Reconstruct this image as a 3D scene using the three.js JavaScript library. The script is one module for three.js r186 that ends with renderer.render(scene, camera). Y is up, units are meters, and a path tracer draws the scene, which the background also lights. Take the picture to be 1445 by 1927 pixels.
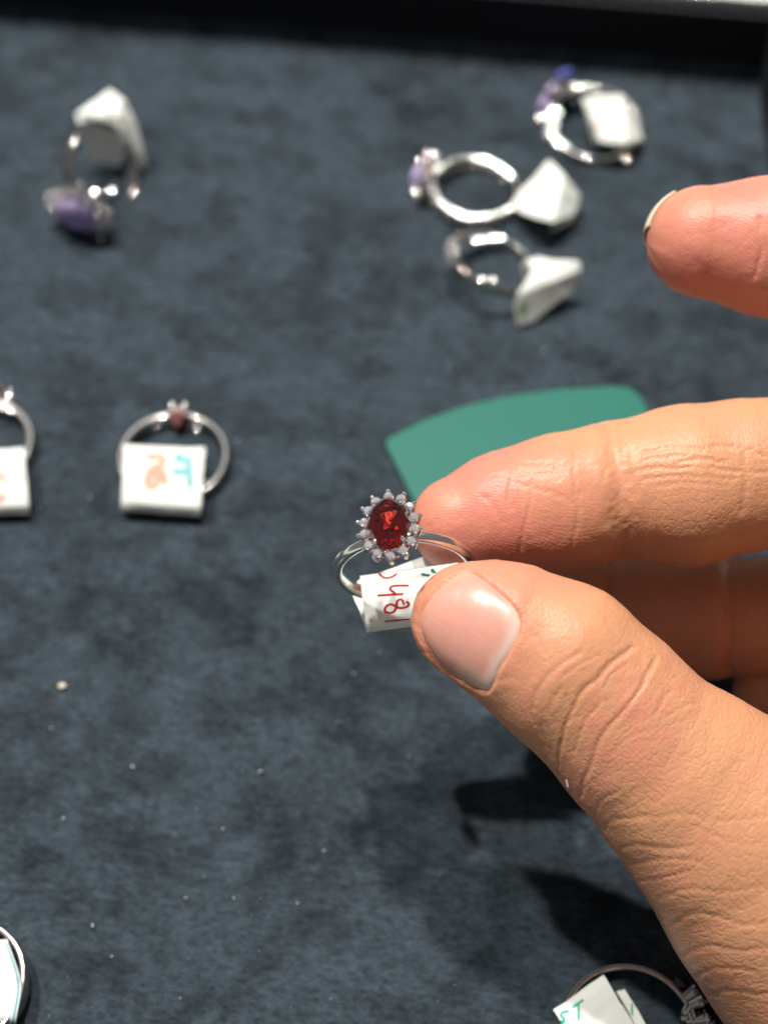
import * as THREE from 'three';
import { mergeGeometries, toCreasedNormals } from 'three/addons/utils/BufferGeometryUtils.js';
import { RectAreaLightUniformsLib } from 'three/addons/lights/RectAreaLightUniformsLib.js';

// ---------------------------------------------------------------- camera, lamps, exposure
const W = 767, H = 1024, MM = 0.001;
const scene = new THREE.Scene();
scene.background = new THREE.Color().setRGB(0.14, 0.14, 0.142);   // dim, even light of the shop around the counter
const FOC = 2900, CAMH = 228, PITCH = 55 * Math.PI / 180;          // photo pixels, mm
const fov = 2 * Math.atan(963.5 / FOC) * 180 / Math.PI;
const camera = new THREE.PerspectiveCamera(fov, W / H, 0.01, 20);
const CAM = new THREE.Vector3(0, CAMH, CAMH / Math.tan(PITCH)).multiplyScalar(MM);
camera.position.copy(CAM);
camera.lookAt(0, 0, 0);
camera.focus = 0.2065;
camera.userData.fStop = 11.5;
scene.add(camera);
const renderer = new THREE.WebGLRenderer({ antialias: true });
renderer.setSize(W, H);
renderer.toneMapping = THREE.LinearToneMapping;
renderer.toneMappingExposure = 1.12;
renderer.shadowMap.enabled = true;
RectAreaLightUniformsLib.init();

const FW = new THREE.Vector3(0, -Math.sin(PITCH), -Math.cos(PITCH));
const UPV = new THREE.Vector3(0, Math.cos(PITCH), -Math.sin(PITCH));
const ray = (px, py) => new THREE.Vector3((px - 722.5) / FOC, 0, 0).addScaledVector(UPV, (963.5 - py) / FOC).add(FW);
// a pixel at a known depth (mm along the lens axis) -> world metres; a pixel on the tray at height h (mm)
const atDepth = (px, py, z) => ray(px, py).multiplyScalar(z * MM).add(CAM);
const onTray = (px, py, h = 0) => { const d = ray(px, py); return d.multiplyScalar((h * MM - CAM.y) / d.y).add(CAM); };

// ---------------------------------------------------------------- helpers
let seed = 7;
const rnd = () => { seed = (seed * 1664525 + 1013904223) >>> 0; return seed / 4294967296; };
const taken = new Map();
const numbered = (n) => { const k = taken.get(n) ?? 0; taken.set(n, k + 1); return k ? `${n}_${String(k).padStart(3, '0')}` : n; };
function mesh(name, geo, mat, parent) {
  const m = new THREE.Mesh(geo, mat); m.castShadow = m.receiveShadow = true;
  m.name = parent ? name : numbered(name); (parent ?? scene).add(m); return m;
}
function thing(name, label, category, group) {
  const g = new THREE.Group(); g.name = numbered(name); g.userData = { label, category };
  if (group) g.userData.group = group; scene.add(g); return g;
}
const std = (r, g, b, o = {}) => { const m = new THREE.MeshPhysicalMaterial({ roughness: 0.6, ...o }); m.color.setRGB(r, g, b); return m; };
const hash = (x, y, s) => { let h = (Math.imul(x, 374761393) + Math.imul(y, 668265263) + Math.imul(s, 974711)) | 0; h = Math.imul(h ^ (h >>> 13), 1274126177); return ((h ^ (h >>> 16)) >>> 0) / 4294967296; };
const sm = (t) => t * t * (3 - 2 * t);
function vn(x, y, s) {
  const i = Math.floor(x), j = Math.floor(y), u = sm(x - i), v = sm(y - j);
  const a = hash(i, j, s), b = hash(i + 1, j, s), c = hash(i, j + 1, s), d = hash(i + 1, j + 1, s);
  return a + (b - a) * u + (c - a) * v + (a - b - c + d) * u * v;
}
const fbm = (x, y, s, o = 4) => { let a = 0, w = 0.5, t = 0; for (let k = 0; k < o; k++) { a += w * vn(x, y, s + k * 17); t += w; x *= 2.03; y *= 2.03; w *= 0.55; } return a / t; };
const clamp = (x, a = 0, b = 1) => Math.min(b, Math.max(a, x));
const step = (a, b, x) => sm(clamp((x - a) / (b - a)));
function dataTex(n, m, f, srgb) {          // f(i, j) -> [r, g, b] 0..1
  const d = new Uint8Array(n * m * 4);
  for (let j = 0, k = 0; j < m; j++) for (let i = 0; i < n; i++, k += 4) { const c = f(i, j); d[k] = clamp(c[0]) * 255; d[k + 1] = clamp(c[1]) * 255; d[k + 2] = clamp(c[2]) * 255; d[k + 3] = 255; }
  const t = new THREE.DataTexture(d, n, m); t.magFilter = THREE.LinearFilter; t.minFilter = THREE.LinearFilter;
  t.wrapS = t.wrapT = THREE.RepeatWrapping; if (srgb) t.colorSpace = THREE.SRGBColorSpace; t.needsUpdate = true; return t;
}
const toS = (x) => x <= 0.0031308 ? 12.92 * x : 1.055 * x ** (1 / 2.4) - 0.055;

// ---------------------------------------------------------------- lamps over the counter (out of frame)
const housingM = std(0.5, 0.5, 0.5, { roughness: 0.5 });
function spotLamp(at, cd, label) {
  const g = thing('ceiling_spotlight', label, 'spotlight', 'spotlights over the counter');
  g.position.copy(at);
  const aim = new THREE.Vector3(0.01, 0.02, 0.02);
  g.lookAt(aim);                             // +z towards the tray
  mesh('housing', new THREE.CylinderGeometry(0.045, 0.045, 0.11, 40, 1, true).rotateX(Math.PI / 2).translate(0, 0, -0.05), housingM, g);
  mesh('housing_back', new THREE.CircleGeometry(0.045, 40).rotateY(Math.PI).translate(0, 0, -0.105), housingM, g);
  const em = std(1, 1, 1); em.emissive.setRGB(1, 0.95, 0.87); em.emissiveIntensity = 8;
  mesh('lens', new THREE.CircleGeometry(0.016, 40).translate(0, 0, -0.006), em, g);
  const l = new THREE.SpotLight(new THREE.Color().setRGB(1, 0.955, 0.885), cd, 0, 0.6, 0.4, 2);
  l.position.copy(at).addScaledVector(aim.clone().sub(at).normalize(), 0.008); l.target.position.copy(aim);
  l.castShadow = true; l.shadow.radius = 1.4; l.shadow.mapSize.set(2048, 2048);
  scene.add(l, l.target); l.name = 'spot';
}
spotLamp(new THREE.Vector3(-0.60, 1.55, -0.47), 9.4, 'round ceiling spotlight to the side above the velvet tray');
spotLamp(new THREE.Vector3(-0.06, 1.62, -0.52), 9.0, 'round ceiling spotlight straight above the velvet tray');
{
  const g = thing('added_panel_light', 'wide white panel light added out of view for the silver to reflect', 'added panel light');
  const at = new THREE.Vector3(0.15, 1.75, -1.55); g.position.copy(at); g.lookAt(0, 0, 0);  // unseen panel, added so polished metal has something bright to mirror
  const em = std(0.9, 0.9, 0.9); em.emissive.setRGB(0.93, 0.97, 1); em.emissiveIntensity = 0.16;
  mesh('diffuser', new THREE.PlaneGeometry(1.8, 0.9), em, g);
  mesh('frame', new THREE.BoxGeometry(1.86, 0.96, 0.04).translate(0, 0, -0.025), housingM, g);
  const l = new THREE.RectAreaLight(new THREE.Color().setRGB(0.93, 0.97, 1), 0.24, 1.8, 0.9);
  l.position.copy(at).multiplyScalar(0.997); l.lookAt(0, 0, 0); l.name = 'panel'; scene.add(l);
}

// ---------------------------------------------------------------- counter and velvet tray
const corner = onTray(1424, 152), left = onTray(0, 32);
const EX = corner.clone().sub(left).setY(0).normalize(), EZ = new THREE.Vector3(-EX.z, 0, EX.x);
const trayM = new THREE.Matrix4().makeBasis(EX, new THREE.Vector3(0, 1, 0), EZ).setPosition(corner.x, 0, corner.z);
{
  const cm = std(0.62, 0.70, 0.63, { roughness: 0.25 });
  const c = mesh('countertop', new THREE.BoxGeometry(1.6, 0.03, 1.2).translate(0, -0.021, -0.25), cm);
  c.userData = { kind: 'structure', label: 'pale mint white counter under the tray', category: 'counter' };
}
const TW = 240, TD = 262;                    // tray inside, mm
const velvetMap = (() => {
  const N = 2048, S = TW / N;
  const bump = new Float32Array(N * N);
  const col = dataTex(N, N, (i, j) => {
    const x = i * S, y = j * S * TD / TW;
    const wx = x + 5 * (fbm(x / 14, y / 14, 91, 3) - 0.5), wy = y + 5 * (fbm(x / 14, y / 14, 92, 3) - 0.5);
    // nap brushed this way and that: soft patches with ragged outlines
    const big = fbm(wx / 26, wy / 22, 3, 4), mid = fbm(wx / 6.5, wy / 5.5, 5, 4), fine = fbm(x / 0.9, y / 0.7, 9, 3), hair = vn(x / 0.42, y / 0.17, 12), grit = vn(x / 0.13, y / 0.13, 14);
    const dark = step(0.38, 0.74, mid) * 0.38 + step(0.40, 0.70, big) * 0.22 + 0.30 * (fbm(wx / 2.1, wy / 1.6, 7, 3) - 0.4);
    let v = (1.24 - dark * 1.05) * (0.02 + 0.72 * fine + 0.46 * hair + 0.36 * grit + 0.42 * vn(x / 1.15 + 0.3 * y, y / 0.5, 19) + 0.16 * vn(x / 3.1, y / 0.8, 21));
    const b = 0.45 * hair + 0.3 * grit + 0.35 * fine; bump[j * N + i] = b;
    if (grit > 0.985 && hair > 0.8) v *= 1.7;
    return [toS(0.0262 * v), toS(0.0352 * v), toS(0.0438 * v)];
  }, true);
  const bt = dataTex(N, N, (i, j) => { const b = bump[j * N + i]; return [b, b, b]; });
  return [col, bt];
})();
const velvetM = std(1, 1, 1, { roughness: 1, map: velvetMap[0], bumpMap: velvetMap[1], bumpScale: 0.00022, sheen: 0.8, sheenRoughness: 0.4, specularIntensity: 0.15 });
velvetM.sheenColor.setRGB(0.22, 0.27, 0.33);
const wallM = std(0.010, 0.0115, 0.014, { roughness: 0.75, specularIntensity: 0.3 });
const tray = thing('display_tray', 'dark velvet jewellery tray with black raised walls under the rings', 'tray');
{
  const T = (g) => g.applyMatrix4(trayM);
  const floor = new THREE.PlaneGeometry((TW + 24) * MM, TD * MM, 120, 130).rotateX(-Math.PI / 2).translate((-TW / 2 + 12) * MM, 0, TD / 2 * MM);
  const p = floor.attributes.position;
  for (let i = 0; i < p.count; i++) { const z = p.getZ(i), cove = Math.max(0, 1 - z / 0.0062); p.setY(i, -0.0004 + 0.0004 * fbm(p.getX(i) * 90, z * 90, 33, 3) + 0.0042 * cove * cove); }
  floor.computeVertexNormals();
  mesh('velvet_lining', T(floor), velvetM, tray);
  const wall = (w, h, d, x, y, z) => T(new THREE.BoxGeometry(w * MM, h * MM, d * MM).translate(x * MM, y * MM, z * MM));
  mesh('back_wall', wall(TW + 40, 19, 5, -TW / 2 + 12, 7, -2.6), wallM, tray);
  const turn = new THREE.Matrix4().makeTranslation(corner.x, 0, corner.z).multiply(new THREE.Matrix4().makeRotationY(0.085)).multiply(new THREE.Matrix4().makeTranslation(-corner.x, 0, -corner.z));
  mesh('side_wall', wall(5, 17.6, TD + 4, 2.6, 6.3, TD / 2).applyMatrix4(turn), wallM, tray);
  mesh('side_wall', wall(5, 17.6, TD + 4, -TW - 2.6, 6.3, TD / 2), wallM, tray);
  mesh('front_wall', wall(TW + 24, 17.2, 5, -TW / 2 + 12, 6.1, TD + 2.6), wallM, tray);
  mesh('base_board', wall(TW + 34, 2.4, TD + 9, -TW / 2 + 12, -2.6, TD / 2), wallM, tray);
  const edge = std(0.02, 0.022, 0.025, { roughness: 0.55, specularIntensity: 0.35 });
  mesh('rim', T(new THREE.CylinderGeometry(1.7 * MM, 1.7 * MM, (TW + 12) * MM, 20).rotateZ(Math.PI / 2).translate(-TW / 2 * MM, 16.6 * MM, -3.2 * MM)), edge, tray);
  // flecks of glitter caught along the far rim
  const gl = []; for (let k = 0; k < 34; k++) { const r = (0.2 + 0.3 * rnd()) * MM; gl.push(new THREE.IcosahedronGeometry(r, 1).translate((-2 - 88 * rnd() ** 1.3) * MM, (18.1 + 0.2 * rnd()) * MM, (-3.4 + 0.6 * rnd()) * MM)); }
  const gm = mesh('glitter', T(mergeGeometries(gl)), std(0.9, 0.9, 0.9, { metalness: 1, roughness: 0.25 }), tray);
  gm.userData.kind = 'stuff';
}

// ---------------------------------------------------------------- the green card
{
  const pts = [[728, 838], [733, 828], [800, 794], [870, 769], [950, 750], [1050, 737], [1150, 731], [1182, 734], [1203, 750], [1222, 790], [1300, 1010], [1120, 1040], [870, 1090], [848, 1075]];
  const q = pts.map(([x, y]) => onTray(x, y, 1));
  const sh = new THREE.Shape(q.map((v) => new THREE.Vector2(v.x, -v.z)));
  const g = new THREE.ExtrudeGeometry(sh, { depth: 0.0008, bevelEnabled: true, bevelSize: 0.0003, bevelThickness: 0.0003, bevelSegments: 3 }).rotateX(-Math.PI / 2).translate(0, 0.0004, 0);
  const cardM = std(0.008, 0.112, 0.085, { roughness: 0.5, specularIntensity: 0.5 });
  const c = mesh('green_card', g, cardM);
  c.userData = { label: 'teal green card with a curved edge lying on the velvet behind the hand', category: 'card' };
}

// ---------------------------------------------------------------- jewellery
const silverM = std(0.80, 0.775, 0.75, { metalness: 1, roughness: 0.09 });
const brightM = std(0.92, 0.91, 0.90, { metalness: 1, roughness: 0.09 });
const silverRoughM = std(0.56, 0.54, 0.525, { metalness: 1, roughness: 0.14 });
const gem = (r, g, b, dist, ior = 1.76, c = [1, 1, 1], tr = 1) => { const m = std(...c, { roughness: 0.0, transmission: tr, thickness: 0.003, ior }); m.attenuationColor = new THREE.Color().setRGB(r, g, b); m.attenuationDistance = dist; return m; };
const garnetM = gem(0.74, 0.035, 0.018, 0.0040);
const amethystM = gem(0.45, 0.22, 0.75, 0.005, 1.6, [0.70, 0.58, 0.93], 0.5);
const tanzaniteM = gem(0.2, 0.24, 0.85, 0.005, 1.69, [0.2, 0.24, 0.72], 0.6);
const roseM = gem(0.72, 0.2, 0.18, 0.004, 1.7, [0.5, 0.2, 0.2], 0.7);
const smokyM = gem(0.22, 0.10, 0.20, 0.002, 1.6);
const zirconM = std(0.95, 0.93, 1.0, { roughness: 0.07, metalness: 0.82 });

// a faceted stone: half-widths a, c (x, z) and depth scale s; table up along +y; mm
function cutStone(a, c, s, n = 16) {
  const rings = [], R = (k, y, off) => { const r = []; for (let i = 0; i < n; i++) { const t = (i + off) / n * 2 * Math.PI; r.push([a * k * Math.cos(t), y * s, c * k * Math.sin(t)]); } rings.push(r); };
  R(0.60, 0.42, 0); R(0.86, 0.24, 0.5); R(1, 0.03, 0); R(1, -0.05, 0); R(0.66, -0.52, 0.5); R(0.28, -0.92, 0);
  const P = [], tri = (p, q, r) => P.push(...p, ...q, ...r), off = [0, 0.5, 0, 0, 0.5, 0];
  const top = [0, 0.42 * s, 0], bot = [0, -1.08 * s, 0];
  for (let i = 0; i < n; i++) { const j = (i + 1) % n; tri(top, rings[0][j], rings[0][i]); tri(bot, rings[5][i], rings[5][j]); }
  for (let k = 0; k < 5; k++) {
    const A = rings[k], B = rings[k + 1];
    for (let i = 0; i < n; i++) {
      const j = (i + 1) % n;
      if (off[k] === off[k + 1]) { tri(A[i], A[j], B[j]); tri(A[i], B[j], B[i]); }
      else if (off[k] === 0) { tri(A[i], A[j], B[i]); tri(B[i], A[j], B[j]); }
      else { tri(A[i], B[j], B[i]); tri(A[i], A[j], B[j]); }
    }
  }
  const g = new THREE.BufferGeometry(); g.setAttribute('position', new THREE.Float32BufferAttribute(P, 3)); g.computeVertexNormals();
  return g.scale(MM, MM, MM);
}
// a polished band round the z axis: outer radius, inner radius, width as a function of the angle from +y
function bandGeo(Ro, Ri, width, dome = 0.25, lift = () => 0, edge = 0.42) {
  const n = 160, prof = 20, P = [], I = [];
  for (let i = 0; i <= n; i++) {
    const t = i / n * 2 * Math.PI, w = width(t) / 2, r1 = Ro + lift(t), sx = Math.sin(t), cy = Math.cos(t);
    for (let k = 0; k < prof; k++) {
      const a = k / prof * 2 * Math.PI, ca = Math.cos(a), sa = Math.sin(a);
      const e = edge, X = Math.sign(ca) * Math.abs(ca) ** e, Y = Math.sign(sa) * Math.abs(sa) ** e;   // rounded rectangle
      const r = (r1 + Ri) / 2 + Y * (r1 - Ri) / 2 - (Y > 0 ? dome * X * X * Y : -0.08 * X * X);
      P.push(r * sx * MM, r * cy * MM, X * w * MM);
    }
  }
  for (let i = 0; i < n; i++) for (let k = 0; k < prof; k++) { const a = i * prof + k, b = i * prof + (k + 1) % prof, c = a + prof, d = b + prof; I.push(a, c, b, b, c, d); }
  const g = new THREE.BufferGeometry(); g.setAttribute('position', new THREE.Float32BufferAttribute(P, 3)); g.setIndex(I); g.computeVertexNormals(); return g;
}
const tube = (pts, r, seg = 16, closed = false, rs = 8) => new THREE.TubeGeometry(new THREE.CatmullRomCurve3(pts.map((p) => new THREE.Vector3(...p).multiplyScalar(MM)), closed), seg, r * MM, rs, closed);
const ball = new THREE.SphereGeometry(1, 16, 12);
const bead = (r, x, y, z, sy = 1) => ball.clone().scale(r * MM, r * sy * MM, r * MM).translate(x * MM, y * MM, z * MM);
const cone = (r1, r0, p, q) => {            // tapered rod from p to q
  const a = new THREE.Vector3(...p), b = new THREE.Vector3(...q), d = b.clone().sub(a), L = d.length();
  const g = new THREE.CylinderGeometry(r1, r0, L, 10).translate(0, L / 2, 0);
  g.applyQuaternion(new THREE.Quaternion().setFromUnitVectors(new THREE.Vector3(0, 1, 0), d.normalize())); g.translate(a.x, a.y, a.z); return g.scale(MM, MM, MM);
};
function placeRing(g, centre, u, axis) {     // +y to the stone, +z along the finger
  const y = u.clone().normalize(), x = y.clone().cross(axis).normalize(), z = x.clone().cross(y);
  g.position.copy(centre); g.quaternion.setFromRotationMatrix(new THREE.Matrix4().makeBasis(x, y, z));
}
// a halo head: big oval stone on prongs inside a wreath of small stones, each in its own cup with a bead prong
function haloHead(g, o) {
  const { a, c, y, n, rs, hx, hz, big, drop = 0.75, s = 2.6 } = o;
  mesh('centre_stone', cutStone(a, c, s, o.cuts ?? 12).translate(0, y * MM, 0), big, g);
  const setting = mesh('setting', mergeGeometries([
    tube(Array.from({ length: 28 }, (_, k) => { const t = k / 28 * 2 * Math.PI; return [(hx - 0.55) * Math.cos(t), y - drop - 1.25, (hz - 0.55) * Math.sin(t)]; }), 0.28, 90, true),
    tube(Array.from({ length: 20 }, (_, k) => { const t = k / 20 * 2 * Math.PI; return [a * 0.62 * Math.cos(t), y - s * 0.98, c * 0.6 * Math.sin(t)]; }), 0.34, 60, true),
    ...[0.5, 1.1, 2.05, 2.65, 3.6, 4.2, 5.2, 5.8].map((t) => cone(0.26, 0.34, [a * 0.55 * Math.cos(t), y - s * 1.02 - 0.5, c * 0.55 * Math.sin(t)], [(hx - 0.6) * Math.cos(t), y - drop - 1.2, (hz - 0.6) * Math.sin(t)])),
  ]), silverM, g);
  for (const t of [0.80, 2.34, 3.94, 5.48]) {
    const ct = Math.cos(t), st = Math.sin(t);
    mesh('prong', mergeGeometries([cone(0.26, 0.3, [a * 0.7 * ct, y - s * 0.9, c * 0.7 * st], [a * 1.04 * ct, y + 0.1, c * 1.04 * st]), cone(0.24, 0.27, [a * 1.04 * ct, y + 0.05, c * 1.04 * st], [a * 0.93 * ct, y + 0.55, c * 0.93 * st]), bead(0.33, a * 0.93 * ct, y + 0.5, c * 0.93 * st, 0.9)]), silverM, setting);
  }
  const stone = cutStone(rs, rs, rs * 1.7, 6);
  // spread the wreath evenly along the oval
  const L = [0]; const M = 400; let px = hx, pz = 0;
  for (let k = 1; k <= M; k++) { const t = k / M * 2 * Math.PI, x = hx * Math.cos(t), z = hz * Math.sin(t); L.push(L[k - 1] + Math.hypot(x - px, z - pz)); px = x; pz = z; }
  for (let i = 0; i < n; i++) {
    const want = (i + (o.phase ?? 0.5)) / n * L[M]; let k = 0; while (L[k] < want) k++;
    const t = k / M * 2 * Math.PI, x = hx * Math.cos(t), z = hz * Math.sin(t), nl = Math.hypot(Math.cos(t) / hx, Math.sin(t) / hz), ox = Math.cos(t) / hx / nl, oz = Math.sin(t) / hz / nl;
    const q = new THREE.Quaternion().setFromUnitVectors(new THREE.Vector3(0, 1, 0), new THREE.Vector3(ox * 0.34, 1, oz * 0.34).normalize());
    const hy = y - drop;
    const st = mesh('halo_stone', stone, zirconM, g); st.position.set(x * MM, (hy + 0.12) * MM, z * MM); st.quaternion.copy(q); st.rotateY(i * 0.37); st.rotateX(0.5 * (rnd() - 0.5)); st.rotateZ(0.5 * (rnd() - 0.5));
    const cupGeo = mergeGeometries([
      new THREE.CylinderGeometry(rs * 1.05, rs * 0.5, rs * 1.7, 14, 1, true).translate(0, -rs * 0.9, 0),
      new THREE.TorusGeometry(rs * 1.03, rs * 0.10, 6, 18).rotateX(Math.PI / 2),
    ]).scale(MM, MM, MM);
    const cup = mesh('stone_cup', cupGeo, silverRoughM, g); cup.position.set(x * MM, hy * MM, z * MM); cup.quaternion.copy(q);
    const tip = [x + ox * rs * 1.28, hy + 0.34 - 0.2, z + oz * rs * 1.28];
    mesh('prong_or_glint_bead', mergeGeometries([cone(0.17, 0.27, [x + ox * rs * 0.35, hy - 1.5, z + oz * rs * 0.35], tip), bead(0.31, tip[0] - ox * 0.08, tip[1] + 0.08, tip[2] - oz * 0.08)]), silverM, g);
    // pair of small beads between neighbours, on the inner side
    const t2 = t + Math.PI / n; mesh('prong_or_glint_bead', bead(0.17, (hx - rs * 0.55) * Math.cos(t2), hy + 0.32, (hz - rs * 0.55) * Math.sin(t2)), silverM, g);
  }
}
// small stones along the band, and flat domes added along its two edges to glint
const glintDomeGeo = new THREE.SphereGeometry(1, 20, 14).scale(0.62 * MM, 0.10 * MM, 0.62 * MM);
function pave(g, Ro, from, to, n, r = 0.5, width = 2.6, mat = zirconM) {
  const st = cutStone(r, r, r * 1.1, 8);
  for (let i = 0; i < n; i++) {
    const t = from + (to - from) * i / (n - 1), x = Math.sin(t), y = Math.cos(t);
    const m = mesh('pave_stone', st, mat, g); m.position.set((Ro + 0.12) * x * MM, (Ro + 0.12) * y * MM, 0); m.rotation.z = -t;
    for (const s of [1, -1]) for (const k of [1, -1]) {
      const t3 = t + k * 0.25 * (to - from) / (n - 1), b = mesh('prong_or_glint_bead', glintDomeGeo, brightM, g), rr = k > 0 ? Ro - 0.1 : Ro - 1.0;
      const tilt = (0.3 + 0.34 * (rnd() - 0.5)) * k, side = 0.3 * (rnd() - 0.5), nx = Math.sin(t3), ny = Math.cos(t3);
      b.position.set(rr * nx * MM, rr * ny * MM, s * (width / 2 + 0.05) * MM);
      b.quaternion.setFromUnitVectors(new THREE.Vector3(0, 1, 0), new THREE.Vector3(nx * tilt + ny * side, ny * tilt - nx * side, s).normalize());
    }
  }
}
// domes added for glints at pixels and heights (mm), turned to mirror a lamp
function glintDomes(g, spots, r = 0.42) {
  g.updateMatrixWorld(true); const inv = g.getWorldQuaternion(new THREE.Quaternion()).invert();
  spots.forEach(([x, y, h], i) => {
    const p = onTray(x, y, h), v = CAM.clone().sub(p).normalize(), l = (i % 3 === 1 ? new THREE.Vector3(-0.60, 1.55, -0.47) : new THREE.Vector3(-0.06, 1.62, -0.52)).sub(p).normalize();
    const n = v.add(l).normalize(); n.x += 0.10 * (rnd() - 0.5); n.z += 0.10 * (rnd() - 0.5); n.normalize();
    const b = mesh('prong_or_glint_bead', glintDomeGeo, brightM, g), s = r * (0.7 + 0.5 * rnd()) / 0.62;
    b.position.copy(g.worldToLocal(p)); b.scale.set(s, s * 1.1, s); b.quaternion.setFromUnitVectors(new THREE.Vector3(0, 1, 0), n).premultiply(inv);
  });
}
// ---- the held ring
const camV = (x, y, toCam) => new THREE.Vector3(x, 0, 0).addScaledVector(UPV, y).addScaledVector(FW, -toCam);
{
  const g = thing('garnet_ring', 'silver ring with deep red oval stone and clear stone wreath, held by the hand', 'ring');
  const u = camV(-0.165, 0.47, 0.86);
  placeRing(g, atDepth(760, 1069, 211.5), u, camV(-0.04, 0.88, -0.47));
  mesh('band', bandGeo(9.85, 8.45, (t) => 1.9 - 0.6 * Math.exp(-((Math.min(t, 2 * Math.PI - t) / 1.0) ** 2)), 0.3, undefined, 0.6), std(0.82, 0.80, 0.78, { metalness: 1, roughness: 0.2 }), g);
  haloHead(g, { a: 2.75, c: 3.8, y: 13.0, n: 14, rs: 0.68, hx: 3.4, hz: 4.4, big: garnetM, drop: 0.7 });
}

// ---- tags: a folded paper strip given by lines across it
const P3 = (p) => p.length === 4 ? atDepth(p[0], p[1], p[2]) : onTray(p[0], p[1], p[2] ?? 0);
function stripGeo(lines, thick = 0.28, nu = 14, ns = 14, curl = 0, crisp = false) {
  const A = new THREE.CatmullRomCurve3(lines.map((l) => P3(l[0])), false, 'centripetal'), B = new THREE.CatmullRomCurve3(lines.map((l) => P3(l[1])), false, 'centripetal');
  const n = (lines.length - 1) * ns, P = [], UV = [], I = [], th = thick * MM / 2;
  const a = new THREE.Vector3(), b = new THREE.Vector3(), c = [], N = [];
  for (let i = 0; i <= n; i++) { A.getPoint(i / n, a); B.getPoint(i / n, b); if (crisp) { const k = Math.min(Math.floor(i / ns), lines.length - 2), t = i / ns - k; a.lerp(P3(lines[k][0]).lerp(P3(lines[k + 1][0]), t), 0.85); b.lerp(P3(lines[k][1]).lerp(P3(lines[k + 1][1]), t), 0.85); } for (let j = 0; j <= nu; j++) c.push(a.clone().lerp(b, j / nu)); }
  const at = (i, j) => c[clamp(i, 0, n) * (nu + 1) + clamp(j, 0, nu)];
  for (let i = 0; i <= n; i++) for (let j = 0; j <= nu; j++) {
    const d1 = at(i + 1, j).clone().sub(at(i - 1, j)), d2 = at(i, j + 1).clone().sub(at(i, j - 1)); N.push(d2.cross(d1).normalize());
  }
  const w = nu + 1, total = c.length;
  for (const s of [1, -1]) c.forEach((p, k) => {
    const i = Math.floor(k / w), j = k % w, wob = curl * MM * (fbm(i * 0.16 + 3, j * 0.22, 41, 2) - 0.5);
    const q = p.clone().addScaledVector(N[k], s * th + wob); P.push(q.x, q.y, q.z); UV.push(j / nu, i / n);
  });
  for (let i = 0; i < n; i++) for (let j = 0; j < nu; j++) { const k = i * w + j; I.push(k, k + 1, k + w, k + 1, k + w + 1, k + w); const m = k + total; I.push(m, m + w, m + 1, m + 1, m + w, m + w + 1); }
  const side = (k, l) => { I.push(k, l, k + total, l, l + total, k + total); };
  for (let i = 0; i < n; i++) { side(i * w + w, i * w); side(i * w + nu, i * w + w + nu); }
  for (let j = 0; j < nu; j++) { side(j, j + 1); side(n * w + j + 1, n * w + j); }
  const g = new THREE.BufferGeometry(); g.setAttribute('position', new THREE.Float32BufferAttribute(P, 3)); g.setAttribute('uv', new THREE.Float32BufferAttribute(UV, 2)); g.setIndex(I);
  g.computeVertexNormals(); return crisp ? toCreasedNormals(g, 0.5) : g;
}
const PAPER = '#f0f2ee';
function tagTex(w, h, draw) {
  const cv = document.createElement('canvas'); cv.width = w; cv.height = h; const x = cv.getContext('2d');
  x.fillStyle = PAPER; x.fillRect(0, 0, w, h);
  x.lineCap = 'round'; x.lineJoin = 'round'; draw(x, w, h);
  const t = new THREE.CanvasTexture(cv); t.colorSpace = THREE.SRGBColorSpace; t.magFilter = THREE.LinearFilter; return t;
}
const paperOpts = { roughness: 0.95, specularIntensity: 0.5, transmission: 0.35, thickness: 0, side: THREE.DoubleSide };
const plainTagM = std(0.86, 0.88, 0.85, paperOpts);
function pen(x, col, lw, pts) { x.strokeStyle = col; x.lineWidth = lw; x.beginPath(); x.moveTo(...pts[0]); for (let i = 1; i < pts.length - 1; i++) x.quadraticCurveTo(...pts[i], (pts[i][0] + pts[i + 1][0]) / 2, (pts[i][1] + pts[i + 1][1]) / 2); x.lineTo(...pts[pts.length - 1]); x.stroke(); }
const penS = (x, col, lw, pts) => { x.strokeStyle = col; x.lineWidth = lw; x.beginPath(); x.moveTo(...pts[0]); for (const p of pts.slice(1)) x.lineTo(...p); x.stroke(); };
// photo pixel -> place on the strip's canvas (between two of its lines)
const onStrip = (lines, l0, l1, w, h) => (px, py) => {
  let best = 1e9, r = [0, 0]; const n = lines.length - 1;
  for (let l = l0; l < l1; l++) for (let i = 0; i <= 24; i++) for (let j = 0; j <= 60; j++) {
    const t = i / 24, u = j / 60, A = lines[l], B = lines[l + 1], m = (k, e) => A[k][e] + (B[k][e] - A[k][e]) * t;
    const x = m(0, 0) + (m(1, 0) - m(0, 0)) * u, y = m(0, 1) + (m(1, 1) - m(0, 1)) * u, d = (x - px) ** 2 + (y - py) ** 2;
    if (d < best) { best = d; r = [u * w, h - (l + t) / n * h]; }
  }
  return r;
};
function tag(lines, label, draw, o = {}) {
  const g = stripGeo(lines, o.thick ?? 0.3, 14, 14, o.curl ?? 0.5, o.crisp);
  let m = plainTagM;
  if (draw) { m = std(1, 1, 1, paperOpts); m.map = tagTex(512, 1024, (x, w, h) => draw(x, w, h, o.face ? onStrip(lines, ...o.face, w, h) : null)); }
  const t = mesh('price_tag', g, m); t.userData = { label, category: 'price tag', group: 'folded price tags on the rings' };
  return t;
}
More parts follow.
